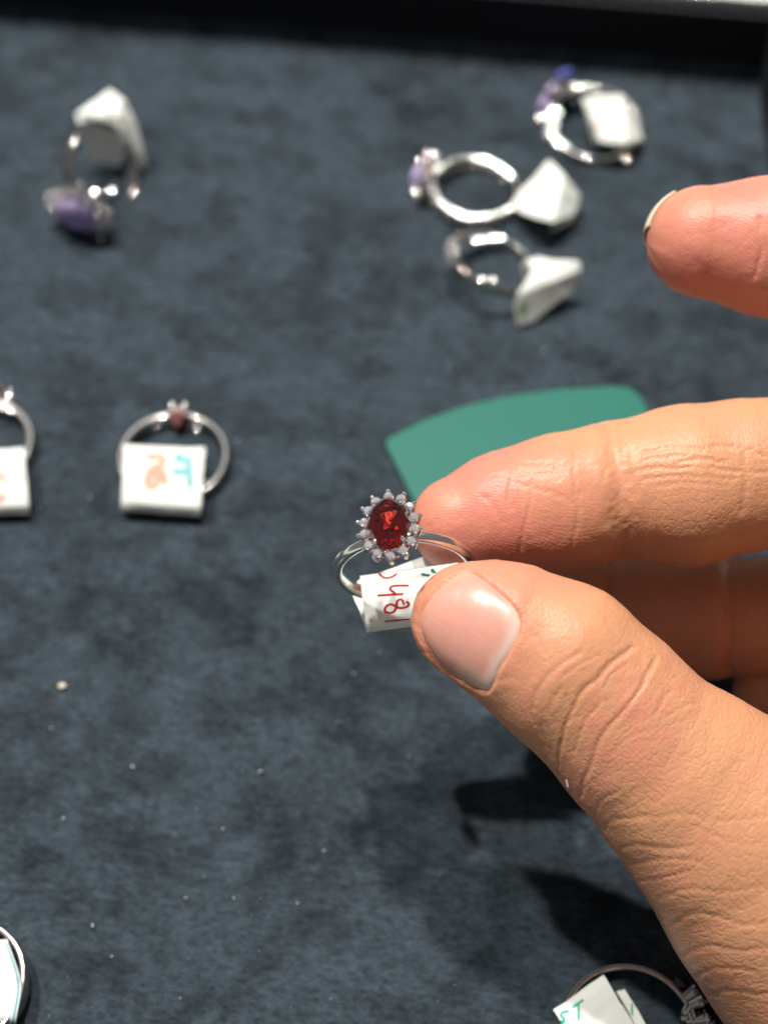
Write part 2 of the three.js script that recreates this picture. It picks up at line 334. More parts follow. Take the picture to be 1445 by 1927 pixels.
{
  // front panel runs from its top edge down to the fold, then the back panel rises again
  const d = (x, y, z) => [x, y, z, 1];
  const lines = [
    [d(677, 1083, 214.6), d(862, 1058, 213.0)], [d(680, 1108, 214.4), d(866, 1084, 212.8)], [d(684, 1142, 214.2), d(872, 1118, 212.6)], [d(689, 1176, 214.2), d(876, 1150, 212.8)],
    [d(691, 1188, 215.4), d(878, 1162, 214.0)],
    [d(687, 1180, 217.6), d(874, 1154, 216.2)], [d(676, 1148, 220.4), d(866, 1122, 218.6)], [d(664, 1116, 222.6), d(846, 1090, 220.8)], [d(672, 1096, 223.0), d(826, 1058, 221.8)], [d(690, 1088, 223.2), d(806, 1044, 222.4)],
  ];
  // front panel = first 4/9 of the strip; photo pixel -> canvas
  tag(lines, 'white folded paper tag with red handwriting on the red stone ring, under the thumb', (x, w, h, U) => {
    const red = '#b8232f', L = (pts) => pts.map((p) => U(650 + p[0] / 8.028, 1050 + p[1] / 8.028));
    const lw = 13;
    pen(x, red, lw, L([[520, 238], [535, 285], [620, 310], [720, 285], [760, 240]]));
    pen(x, red, lw, L([[935, 428], [800, 415], [690, 430], [668, 480], [720, 515], [760, 550]]));
    pen(x, red, lw, L([[515, 568], [690, 556], [860, 552]]));
    pen(x, red, lw, L([[885, 690], [870, 640], [830, 625], [780, 660], [770, 720], [740, 800], [660, 830], [600, 800], [595, 740], [640, 700], [720, 705], [800, 755], [890, 755], [955, 720], [960, 670], [935, 660]]));
    pen(x, red, lw, L([[600, 948], [780, 935], [960, 922]]));
    penS(x, '#c97a78', 6, L([[372, 926], [386, 928]]));
    const gr = '#1f7a5c';
    pen(x, gr, 20, L([[1175, 245], [1190, 265], [1260, 262]])); pen(x, gr, 18, L([[1310, 180], [1330, 200], [1335, 215]]));
  }, { curl: 0.25, thick: 0.22, face: [0, 4] });
}

// ---- rings and tags lying on the velvet
const V = (x, y, z) => new THREE.Vector3(x, y, z);
const G = 'rings lying on the velvet tray', Yup = V(0, 1, 0);
// left plain ring with a small rose stone seen from behind, and its square tag
{
  const g = thing('solitaire_ring', 'plain silver ring with a small rosy stone behind a square lettered tag', 'ring', G);
  placeRing(g, onTray(327, 864, 1.5), V(0.02, 0.05, -1), V(0, 1, 0.05));
  mesh('band', bandGeo(10.3, 9.1, (t) => 2.9 - 0.9 * Math.exp(-((Math.min(t, 2 * Math.PI - t) / 0.8) ** 2)), 0.25, undefined, 0.24), silverRoughM, g);
  mesh('centre_stone', cutStone(1.9, 1.9, 2.4, 12).translate(0, 9.4 * MM, 0.2 * MM), roseM, g);
  const set = mesh('setting', mergeGeometries([tube(Array.from({ length: 16 }, (_, k) => [1.5 * Math.cos(k / 8 * Math.PI), 10.2, 1.5 * Math.sin(k / 8 * Math.PI)]), 0.32, 40, true)]), silverM, g);
  for (const [sx, sz] of [[-1, 1], [1, 1], [-1, -1], [1, -1]]) mesh('prong', mergeGeometries([cone(0.6, 0.75, [sx * 0.9, 9.2, sz * 0.9], [sx * 1.25, 11.3, sz * 1.2]), bead(0.72, sx * 1.2, 11.5, sz * 1.1)]), silverRoughM, set);
  glintDomes(g, [[327, 780, 3.4], [342, 781, 3.4], [292, 803, 2.9], [360, 801, 2.9], [372, 806, 2.9]], 0.2);
  tag([[[238, 850, 3.0], [388, 856, 3.0]], [[234, 838, 4.9], [386, 845, 4.9]], [[233, 850, 5.6], [385, 856, 5.6]], [[231, 900, 5.2], [381, 908, 5.2]], [[229, 945, 3.6], [378, 956, 3.6]], [[229, 957, 2.2], [377, 968, 2.2]], [[231, 955, 0.7], [378, 966, 0.7]], [[240, 905, 0.25], [392, 905, 0.25]]],
    'square white tag with a red number and teal letters beside the small rosy stone ring', (x, w, h, U) => {
      const L = (p) => p.map((q) => U(...q)), te = '#8cc6ca', re = '#e6b09a';
      pen(x, te, 32, L([[344, 861], [334, 859], [331, 866], [336, 871], [346, 869], [351, 875]]));
      pen(x, te, 40, L([[356, 868], [358, 890], [357, 913]])); pen(x, te, 36, L([[357, 890], [344, 890], [329, 890]]));
      pen(x, re, 42, L([[280, 864], [294, 859], [308, 866], [308, 878], [290, 884], [281, 892]]));
      pen(x, re, 42, L([[312, 908], [312, 893], [298, 889], [284, 894], [276, 906], [282, 916], [294, 914], [298, 904]]));
      pen(x, '#d99a90', 10, L([[283, 842], [296, 840], [310, 843]]));
    }, { thick: 0.35, curl: 0.5, face: [1, 5] });
}
// ring cut by the left edge
{
  const g = thing('solitaire_ring', 'plain silver ring at the tray side under a tall blank white tag', 'ring', G);
  placeRing(g, onTray(-38, 838, 1.5), V(0.1, 0.05, -1), V(0, 1, 0.05));
  mesh('band', bandGeo(10.3, 8.8, () => 2.8, 0.25, undefined, 0.24), silverRoughM, g);
  haloHead(g, { a: 2.2, c: 2.2, y: 12.4, n: 9, rs: 0.7, hx: 3.0, hz: 3.0, big: roseM, drop: 0.7, s: 2 });
  glintDomes(g, [[6, 766, 3.0], [20, 774, 3.0]], 0.4);
  tag([[[-110, 862, 3], [46, 858, 3]], [[-112, 848, 5], [46, 846, 5]], [[-112, 860, 5.8], [47, 858, 5.8]], [[-112, 905, 5], [51, 903, 5]], [[-112, 955, 3.2], [55, 952, 3.2]], [[-112, 968, 1.8], [56, 964, 1.8]], [[-110, 966, 0.5], [56, 962, 0.5]], [[-110, 900, 0.3], [50, 900, 0.3]]],
    'tall white tag with faint red marks on the ring at the tray side', (x, w, h) => {
      const Y = (v) => h * (1 - v);
      pen(x, '#dfa27c', 24, [[w * 0.62, Y(0.40)], [w * 0.70, Y(0.39)], [w * 0.73, Y(0.43)]]); pen(x, '#dd8f8a', 26, [[w * 0.6, Y(0.53)], [w * 0.68, Y(0.54)], [w * 0.72, Y(0.51)]]);
    }, { thick: 0.35 });
}
// far left: big amethyst cluster ring tipped on its head
{
  const g = thing('amethyst_cluster_ring', 'silver ring with a large purple stone cluster, tipped onto its head', 'ring', G);
  const u = V(-0.34, -0.16, 1).normalize(), ax = V(0.86, 0.48, 0.2);
  placeRing(g, onTray(190, 316, 7.0), u, ax);
  mesh('band', bandGeo(9.9, 8.6, (t) => 3.2 - 0.6 * Math.exp(-((Math.min(t, 2 * Math.PI - t) / 0.8) ** 2)), 0.3, undefined, 0.24), silverRoughM, g);
  haloHead(g, { a: 4.4, c: 5.2, y: 12.8, n: 14, rs: 1.05, hx: 5.4, hz: 6.2, big: amethystM, drop: 1.3, s: 3.4 });
  glintDomes(g, [[170, 255, 13], [98, 377, 6], [122, 358, 8], [150, 348, 8], [178, 362, 8], [152, 384, 6.5], [170, 390, 6], [156, 412, 5], [212, 358, 6], [205, 398, 4], [190, 448, 2], [112, 366, 7]], 0.6);
  tag([[[172, 296, 3], [226, 312, 2]], [[160, 262, 8], [240, 268, 8]], [[147, 232, 12], [232, 214, 13]], [[143, 214, 13.4], [208, 168, 14.6]], [[190, 222, 13.6], [236, 190, 13]], [[226, 262, 8], [258, 236, 9]], [[254, 318, 1], [277, 314, 1.5]]],
    'white folded tag standing like a tent on the purple cluster ring', null, { thick: 0.32, curl: 0.25, crisp: true });
}
// pavé ring lying flat with a purple stone to the side, open tag on its far side
{
  const g = thing('amethyst_ring', 'silver ring with stones all along its band and a purple stone, lying flat', 'ring', G);
  placeRing(g, onTray(893, 358, 1.7), V(-1, 0.1, -0.22), Yup);
  mesh('band', bandGeo(9.3, 8.4, () => 2.6, 0.2, undefined, 0.24), silverRoughM, g);
  pave(g, 9.3, 0.35, 2.5, 13, 0.55, 2.6); pave(g, 9.3, -2.5, -0.35, 13, 0.55, 2.6);
  haloHead(g, { a: 3.3, c: 2.6, y: 12.4, n: 12, rs: 0.8, hx: 4.3, hz: 3.4, big: amethystM, drop: 1.2, s: 2.6 });
  glintDomes(g, [[806, 285, 5], [820, 292, 5], [800, 316, 5], [793, 338, 5], [781, 362, 3.5], [822, 316, 4.6], [822, 352, 3.3], [838, 380, 3.2], [860, 298, 3.2], [895, 298, 3.2], [908, 301, 3.2], [935, 316, 3.2], [868, 404, 3.2], [886, 411, 3.2], [956, 394, 3.2], [850, 392, 3.2], [812, 304, 5]], 0.45);
  tag([[[962, 384, 3.2], [985, 352, 3.4]], [[978, 398, 4.6], [1004, 338, 5.4]], [[1006, 410, 6.6], [1032, 302, 8.6]], [[1040, 418, 6.0], [1062, 330, 8.0]], [[1078, 404, 3.0], [1090, 368, 4.0]], [[1074, 418, 1.0], [1092, 388, 1.0]], [[1035, 434, 0.4], [1060, 420, 0.4]]],
    'white open folded tag on the flat ring with the stone-set band', (x, w, h) => { x.fillStyle = 'rgba(90,170,160,0.35)'; x.fillRect(w * 0.5, h * 0.35, 60, 120); }, { thick: 0.32, curl: 0.25, crisp: true });
}
// far right: tanzanite and amethyst ring
{
  const g = thing('tanzanite_ring', 'silver ring with blue and purple stones near the tray corner', 'ring', G);
  placeRing(g, onTray(1118, 238, 2.2), V(-0.72, 0.16, -0.72), V(0.1, 1, 0.25));
  mesh('band', bandGeo(10.2, 9.1, () => 3.0, 0.25, undefined, 0.24), silverRoughM, g);
  pave(g, 10.2, -1.5, -0.45, 7, 0.6, 3); pave(g, 10.2, 0.4, 0.9, 4, 0.6, 3);
  haloHead(g, { a: 2.9, c: 2.8, y: 12.6, n: 10, rs: 0.8, hx: 3.9, hz: 3.7, big: amethystM, drop: 0.9, s: 2.4 });
  glintDomes(g, [[1066, 166, 6], [1088, 162, 6], [1078, 160, 6], [1040, 180, 6], [1053, 213, 4.4], [1046, 236, 4.2], [1016, 220, 3.6], [1064, 270, 4], [1104, 295, 4], [1180, 298, 4]], 0.5);
  const m = mesh('side_stone', cutStone(2.4, 2.0, 2.2, 12), tanzaniteM, g); m.position.set(3.4 * MM, 12.7 * MM, 3.0 * MM); m.rotation.set(0.5, 0, -0.3);
  const m2 = mesh('side_stone', cutStone(2.0, 1.8, 2.0, 12), amethystM, g); m2.position.set(-4.1 * MM, 11.6 * MM, 0.6 * MM); m2.rotation.set(0.2, 0, 0.5);
  tag([[[1118, 268, 1.5], [1098, 196, 6]], [[1128, 266, 5.4], [1096, 186, 9]], [[1150, 270, 6.2], [1118, 180, 10]], [[1182, 268, 5.6], [1172, 180, 9]], [[1208, 262, 2.8], [1184, 192, 5]], [[1207, 270, 1], [1186, 215, 1.5]], [[1160, 284, 0.5], [1150, 240, 0.5]]],
    'white folded tag with a red mark in the ring with blue and purple stones', (x, w, h) => { pen(x, '#c8504f', 22, [[w * 0.25, h * 0.83], [w * 0.36, h * 0.80], [w * 0.45, h * 0.79]]); }, { thick: 0.32, curl: 0.25, crisp: true });
}
// half-eternity band propped on its tag
{
  const g = thing('half_eternity_ring', 'slim silver band half set with small clear stones, leaning on its tag', 'ring', G);
  placeRing(g, onTray(926, 496, 4.0), V(-0.8, 0.18, -0.5), V(0.03, 0.93, -0.33));
  mesh('band', bandGeo(9.5, 8.6, () => 2.1, 0.22, undefined, 0.24), silverRoughM, g);
  pave(g, 9.5, -0.9, 1.25, 14, 0.6, 2.1);
  glintDomes(g, [[867, 456, 5], [857, 474, 6], [895, 451, 4], [906, 450, 3.8], [928, 448, 3.4], [944, 447, 3], [906, 525, 7.6], [927, 525, 7.8]], 0.45);
  tag([[[985, 522, 4], [992, 500, 5]], [[982, 500, 7], [1010, 484, 8]], [[990, 488, 8.4], [1050, 492, 8.2]], [[1000, 510, 8.0], [1090, 492, 8.6]], [[972, 556, 6.4], [1092, 508, 7.2]], [[968, 578, 4.4], [1080, 540, 4]], [[974, 612, 0.8], [1004, 604, 0.8]]],
    'white crumpled folded tag with a pale green mark on the slim half-set band', (x, w, h) => { x.fillStyle = 'rgba(140,190,120,0.8)'; x.fillRect(w * 0.06, h * 0.06, w * 0.2, h * 0.12); }, { thick: 0.32, curl: 0.25, crisp: true });
}
// bottom right: ring with dark purple stones and ST tag
{
  const g = thing('dark_stone_ring', 'polished silver ring with dark purple stones beside the base of the thumb', 'ring', G);
  placeRing(g, onTray(1182, 1946, 1.3), V(1, 0.04, -0.22), Yup);
  mesh('band', bandGeo(10.2, 9.2, (t) => 2.2, 0.2), silverM, g);
  haloHead(g, { a: 2.4, c: 2.6, y: 11.6, n: 8, rs: 0.9, hx: 3.2, hz: 3.3, big: smokyM, drop: 0.8, s: 2.4 });
  for (const k of [-1, 1]) { const m = mesh('side_stone', cutStone(1.5, 1.6, 1.5, 8), smokyM, g); m.position.set(k * 5.2 * MM, 9.6 * MM, 0.4 * MM); m.rotation.z = -k * 0.5; }
  tag([[[1148, 1860, 1.0], [1060, 1925, 1.0]], [[1135, 1842, 2.6], [1046, 1906, 2.6]], [[1136, 1836, 4.2], [1042, 1903, 4.2]], [[1142, 1846, 5.0], [1048, 1912, 5.0]], [[1164, 1884, 5.2], [1072, 1956, 5.2]], [[1200, 1940, 4.6], [1108, 2010, 4.6]], [[1210, 1956, 2.8], [1116, 2030, 2.8]], [[1204, 1946, 0.6], [1112, 2016, 0.6]], [[1170, 1890, 0.4], [1080, 1960, 0.4]]],
    'white folded tag lettered ST in teal on the dark purple stone ring', (x, w, h, U) => {
      const L = (p) => p.map((q) => U(...q)), te = '#3fb59e';
      pen(x, te, 17, L([[1069, 1906], [1060, 1907], [1054, 1912], [1058, 1917], [1064, 1921], [1060, 1929], [1050, 1931]]));
      pen(x, te, 17, L([[1078, 1897], [1088, 1890], [1097, 1885]])); pen(x, te, 17, L([[1088, 1891], [1090, 1904], [1090, 1920]]));
    }, { thick: 0.35, curl: 0.3, face: [2, 6] });
  tag([[[1163, 1872, 0.6], [1178, 1868, 0.6]], [[1160, 1868, 3], [1176, 1866, 3]], [[1180, 1902, 3.2], [1196, 1896, 3.2]], [[1204, 1950, 3], [1222, 1944, 3]], [[1206, 1956, 0.7], [1224, 1950, 0.7]]],
    'narrow white tag end with a teal stroke behind the tag lettered ST', (x, w, h) => { penS(x, '#39b39b', 40, [[w * 0.2, h * 0.45], [w * 0.8, h * 0.55]]); }, { thick: 0.35, curl: 0.2 });
}
// bottom left: wide bright ring cut by the edge
{
  const g = thing('wide_silver_ring', 'wide bright silver ring around a white tag at the tray side', 'ring', G);
  placeRing(g, onTray(-72, 1856, 2.4), V(0.1, 0.05, -1), Yup);
  mesh('band', bandGeo(9.9, 8.9, () => 4.2, 0.2, undefined, 0.24), silverRoughM, g);
  haloHead(g, { a: 1.5, c: 1.7, y: 11.2, n: 8, rs: 0.6, hx: 2.2, hz: 2.4, big: amethystM, drop: 0.6, s: 2 });
  tag([[[-150, 1800, 1], [18, 1792, 1]], [[-152, 1778, 4], [14, 1772, 4]], [[-150, 1790, 5.2], [22, 1790, 5.2]], [[-150, 1850, 5], [40, 1850, 5]], [[-150, 1915, 4], [32, 1915, 4]], [[-150, 1935, 1.2], [28, 1935, 1.2]], [[-150, 1900, 0.4], [28, 1900, 0.4]]],
    'white tag with teal edging inside the wide bright ring', (x, w, h) => { x.fillStyle = '#58a9b8'; x.fillRect(w * 0.965, h * 0.25, w * 0.02, h * 0.5); }, { thick: 0.35, curl: 0.5 });
}

// ---------------------------------------------------------------- the hand: fingers as chains of tapered limbs, joined by distance fields and meshed
{
  // stations: photo pixel of the limb's middle, depth (mm along the lens), half width (photo pixels)
  const chainsPx = [
    { flat: 1.16, pts: [[874, 1165, 203.6, 99], [905, 1172, 203.2, 110], [958, 1192, 202.6, 128], [1055, 1250, 202, 152], [1145, 1330, 202.5, 152], [1207, 1400, 203, 158], [1297, 1478, 204, 182], [1390, 1562, 205, 212], [1486, 1658, 207, 250], [1590, 1750, 209, 285], [1750, 1760, 212, 330]] },      // thumb
    { flat: 1.05, pts: [[861, 985, 219.3, 89], [950, 966, 220, 113], [1052, 948, 220.5, 126], [1160, 922, 221, 124], [1285, 914, 221.5, 147], [1400, 895, 222, 139], [1480, 882, 222, 128], [1600, 890, 222, 150], [1750, 950, 222, 165], [1900, 1050, 220, 180]] },    // index
    { flat: 1.05, pts: [[1322, 455, 226, 105], [1445, 464, 226, 126], [1560, 480, 226, 132], [1700, 560, 226, 140], [1840, 740, 224, 150], [1930, 950, 222, 175]] },    // middle, stretched out
    { flat: 1.0, pts: [[1085, 1120, 240, 88], [1200, 1155, 241, 110], [1320, 1162, 241, 112], [1372, 1162, 241, 103], [1450, 1165, 241, 112], [1600, 1170, 238, 125], [1800, 1180, 230, 150]] },    // ring finger, curled behind
    { flat: 1.0, pts: [[1440, 1305, 241, 62], [1500, 1310, 240, 78], [1650, 1320, 236, 100], [1800, 1330, 230, 120]] },    // little finger
    { flat: 1.25, pts: [[1900, 1020, 220, 220], [1900, 1350, 216, 290], [1850, 1650, 213, 320]] },    // palm
    { flat: 1.1, pts: [[1950, 1350, 216, 300], [2350, 1380, 205, 280], [2800, 1400, 190, 290]] },    // wrist
  ];
  const chains = chainsPx.map(({ flat, pts }) => {
    const J = pts.map(([x, y, z, r]) => [(x - 722.5) / FOC * z, (963.5 - y) / FOC * z, z, r / FOC * z]);
    const seg = []; let cum = 0;
    for (let i = 0; i + 1 < J.length; i++) { const a = J[i], b = J[i + 1], dx = b[0] - a[0], dy = b[1] - a[1], dz = (b[2] - a[2]) * flat, L2 = dx * dx + dy * dy + dz * dz; seg.push({ a, b, dx, dy, dz, L2, L: Math.sqrt(L2), cum }); cum += Math.sqrt(L2); }
    return { flat, seg };
  });
  const KIN = 2.2, KPALM = 7;
  const smin = (a, b, k) => { const h = Math.max(k - Math.abs(a - b), 0) / k; return Math.min(a, b) - h * h * k * 0.25; };
  const segD = (s, flat, x, y, z) => {
    const px = x - s.a[0], py = y - s.a[1], pz = (z - s.a[2]) * flat;
    const t = clamp((px * s.dx + py * s.dy + pz * s.dz) / s.L2);
    const ex = px - t * s.dx, ey = py - t * s.dy, ez = pz - t * s.dz;
    return Math.sqrt(ex * ex + ey * ey + ez * ez) - (s.a[3] + t * (s.b[3] - s.a[3]));
  };
  const chainD = (c, x, y, z) => { let d = 1e9; for (const s of c.seg) { const e = segD(s, c.flat, x, y, z); d = d > 1e8 ? e : smin(d, e, KIN); } return d; };
  let act = chains;                             // limbs worth looking at near the point in hand
  const narrow = (x, y, z, r) => chains.map((c) => ({ flat: c.flat, seg: c.seg.filter((s) => segD(s, c.flat, x, y, z) < r) }));
  const field = (x, y, z) => {
    let f = 1e9; for (let k = 0; k < 5; k++) { const d = chainD(act[k], x, y, z); if (d < f) f = d; }
    const p = smin(chainD(act[5], x, y, z), chainD(act[6], x, y, z), KPALM);
    return Math.max(smin(f, p, KPALM), x - 117);
  };
  // sparse surface nets: only blocks near the skin are filled
  const C = 0.29, B = 8, lo = [0, -92, 180], hi = [119, 62, 262];
  const nb = lo.map((l, i) => Math.ceil((hi[i] - l) / (C * B)));
  const key = (i, j, k) => (i * 4096 + j) * 4096 + k;
  const vert = new Map(), pos = [], S = B + 1, val = new Float32Array(S * S * S), quads = [];
  const cellsSeen = [];
  const half = C * B * 0.5, reach = half * 1.75 + 1.2;
  for (let bi = 0; bi < nb[0]; bi++) for (let bj = 0; bj < nb[1]; bj++) for (let bk = 0; bk < nb[2]; bk++) {
    const ox = lo[0] + bi * C * B, oy = lo[1] + bj * C * B, oz = lo[2] + bk * C * B;
    act = chains; const fc = field(ox + half, oy + half, oz + half);
    if (Math.abs(fc) > reach * 1.3) continue;
    act = narrow(ox + half, oy + half, oz + half, reach * 2 + KPALM + 2);
    for (let i = 0, n = 0; i < S; i++) for (let j = 0; j < S; j++) for (let k = 0; k < S; k++, n++) val[n] = field(ox + i * C, oy + j * C, oz + k * C);
    for (let i = 0; i < B; i++) for (let j = 0; j < B; j++) for (let k = 0; k < B; k++) {
      const n0 = (i * S + j) * S + k; let mask = 0, m = 1;
      for (let di = 0; di < 2; di++) for (let dj = 0; dj < 2; dj++) for (let dk = 0; dk < 2; dk++, m <<= 1) if (val[n0 + (di * S + dj) * S + dk] < 0) mask |= m;
      if (mask === 0 || mask === 255) continue;
      const gi = bi * B + i, gj = bj * B + j, gk = bk * B + k;
      vert.set(key(gi, gj, gk), pos.length / 3); pos.push(ox + (i + 0.5) * C, oy + (j + 0.5) * C, oz + (k + 0.5) * C);
      const v0 = val[n0] < 0;
      cellsSeen.push(gi, gj, gk, (v0 !== (val[n0 + S * S] < 0) ? 1 : 0) | (v0 !== (val[n0 + S] < 0) ? 2 : 0) | (v0 !== (val[n0 + 1] < 0) ? 4 : 0) | (v0 ? 8 : 0));
    }
  }
  const idx = [];
  const quad = (a, b, c, d, flip) => { if (a === undefined || b === undefined || c === undefined || d === undefined) return; if (flip) idx.push(a, c, b, a, d, c); else idx.push(a, b, c, a, c, d); };
  for (let n = 0; n < cellsSeen.length; n += 4) {
    const i = cellsSeen[n], j = cellsSeen[n + 1], k = cellsSeen[n + 2], e = cellsSeen[n + 3], inside = !!(e & 8), g = (a, b, c) => vert.get(key(a, b, c));
    if (e & 1) quad(g(i, j, k), g(i, j - 1, k), g(i, j - 1, k - 1), g(i, j, k - 1), inside);
    if (e & 2) quad(g(i, j, k), g(i, j, k - 1), g(i - 1, j, k - 1), g(i - 1, j, k), inside);
    if (e & 4) quad(g(i, j, k), g(i - 1, j, k), g(i - 1, j - 1, k), g(i, j - 1, k), inside);
  }
  const nV = pos.length / 3;
  const grad = (x, y, z, o) => { const h = 0.06; o[0] = (field(x + h, y, z) - field(x - h, y, z)) / (2 * h); o[1] = (field(x, y + h, z) - field(x, y - h, z)) / (2 * h); o[2] = (field(x, y, z + h) - field(x, y, z - h)) / (2 * h); return o; };
  const toPx = (x, y, z) => [722.5 + x / z * FOC, 963.5 - y / z * FOC];

  // the thumbnail's outline in the photograph
  const nailPx = [[788, 1175], [792, 1155], [800, 1137], [823, 1109], [859, 1085], [887, 1077], [911, 1090], [945, 1117], [972, 1147], [980, 1170], [975, 1197], [959, 1230], [940, 1261], [931, 1286], [919, 1301], [900, 1297], [865, 1277], [831, 1255], [806, 1225], [792, 1197]];
  const nailC = [884, 1186];
  const nailCurve = new THREE.CatmullRomCurve3(nailPx.map(([x, y]) => new THREE.Vector3(x, y, 0)), true);
  const nailPoly = nailCurve.getPoints(120).map((v) => [v.x, v.y]);
  const polyDist = (P, x, y, closed) => {       // distance in px to a line; inside flag when closed
    let best = 1e9, ins = false;
    for (let i = 0, n = P.length; i < n - (closed ? 0 : 1); i++) {
      const a = P[i], b = P[(i + 1) % n], dx = b[0] - a[0], dy = b[1] - a[1], t = clamp(((x - a[0]) * dx + (y - a[1]) * dy) / (dx * dx + dy * dy + 1e-9)), ex = x - a[0] - t * dx, ey = y - a[1] - t * dy, d = ex * ex + ey * ey;
      if (d < best) best = d;
      if (closed && (a[1] > y) !== (b[1] > y) && x < (b[0] - a[0]) * (y - a[1]) / (b[1] - a[1]) + a[0]) ins = !ins;
    }
    best = Math.sqrt(best); return closed && ins ? -best : best;
  };
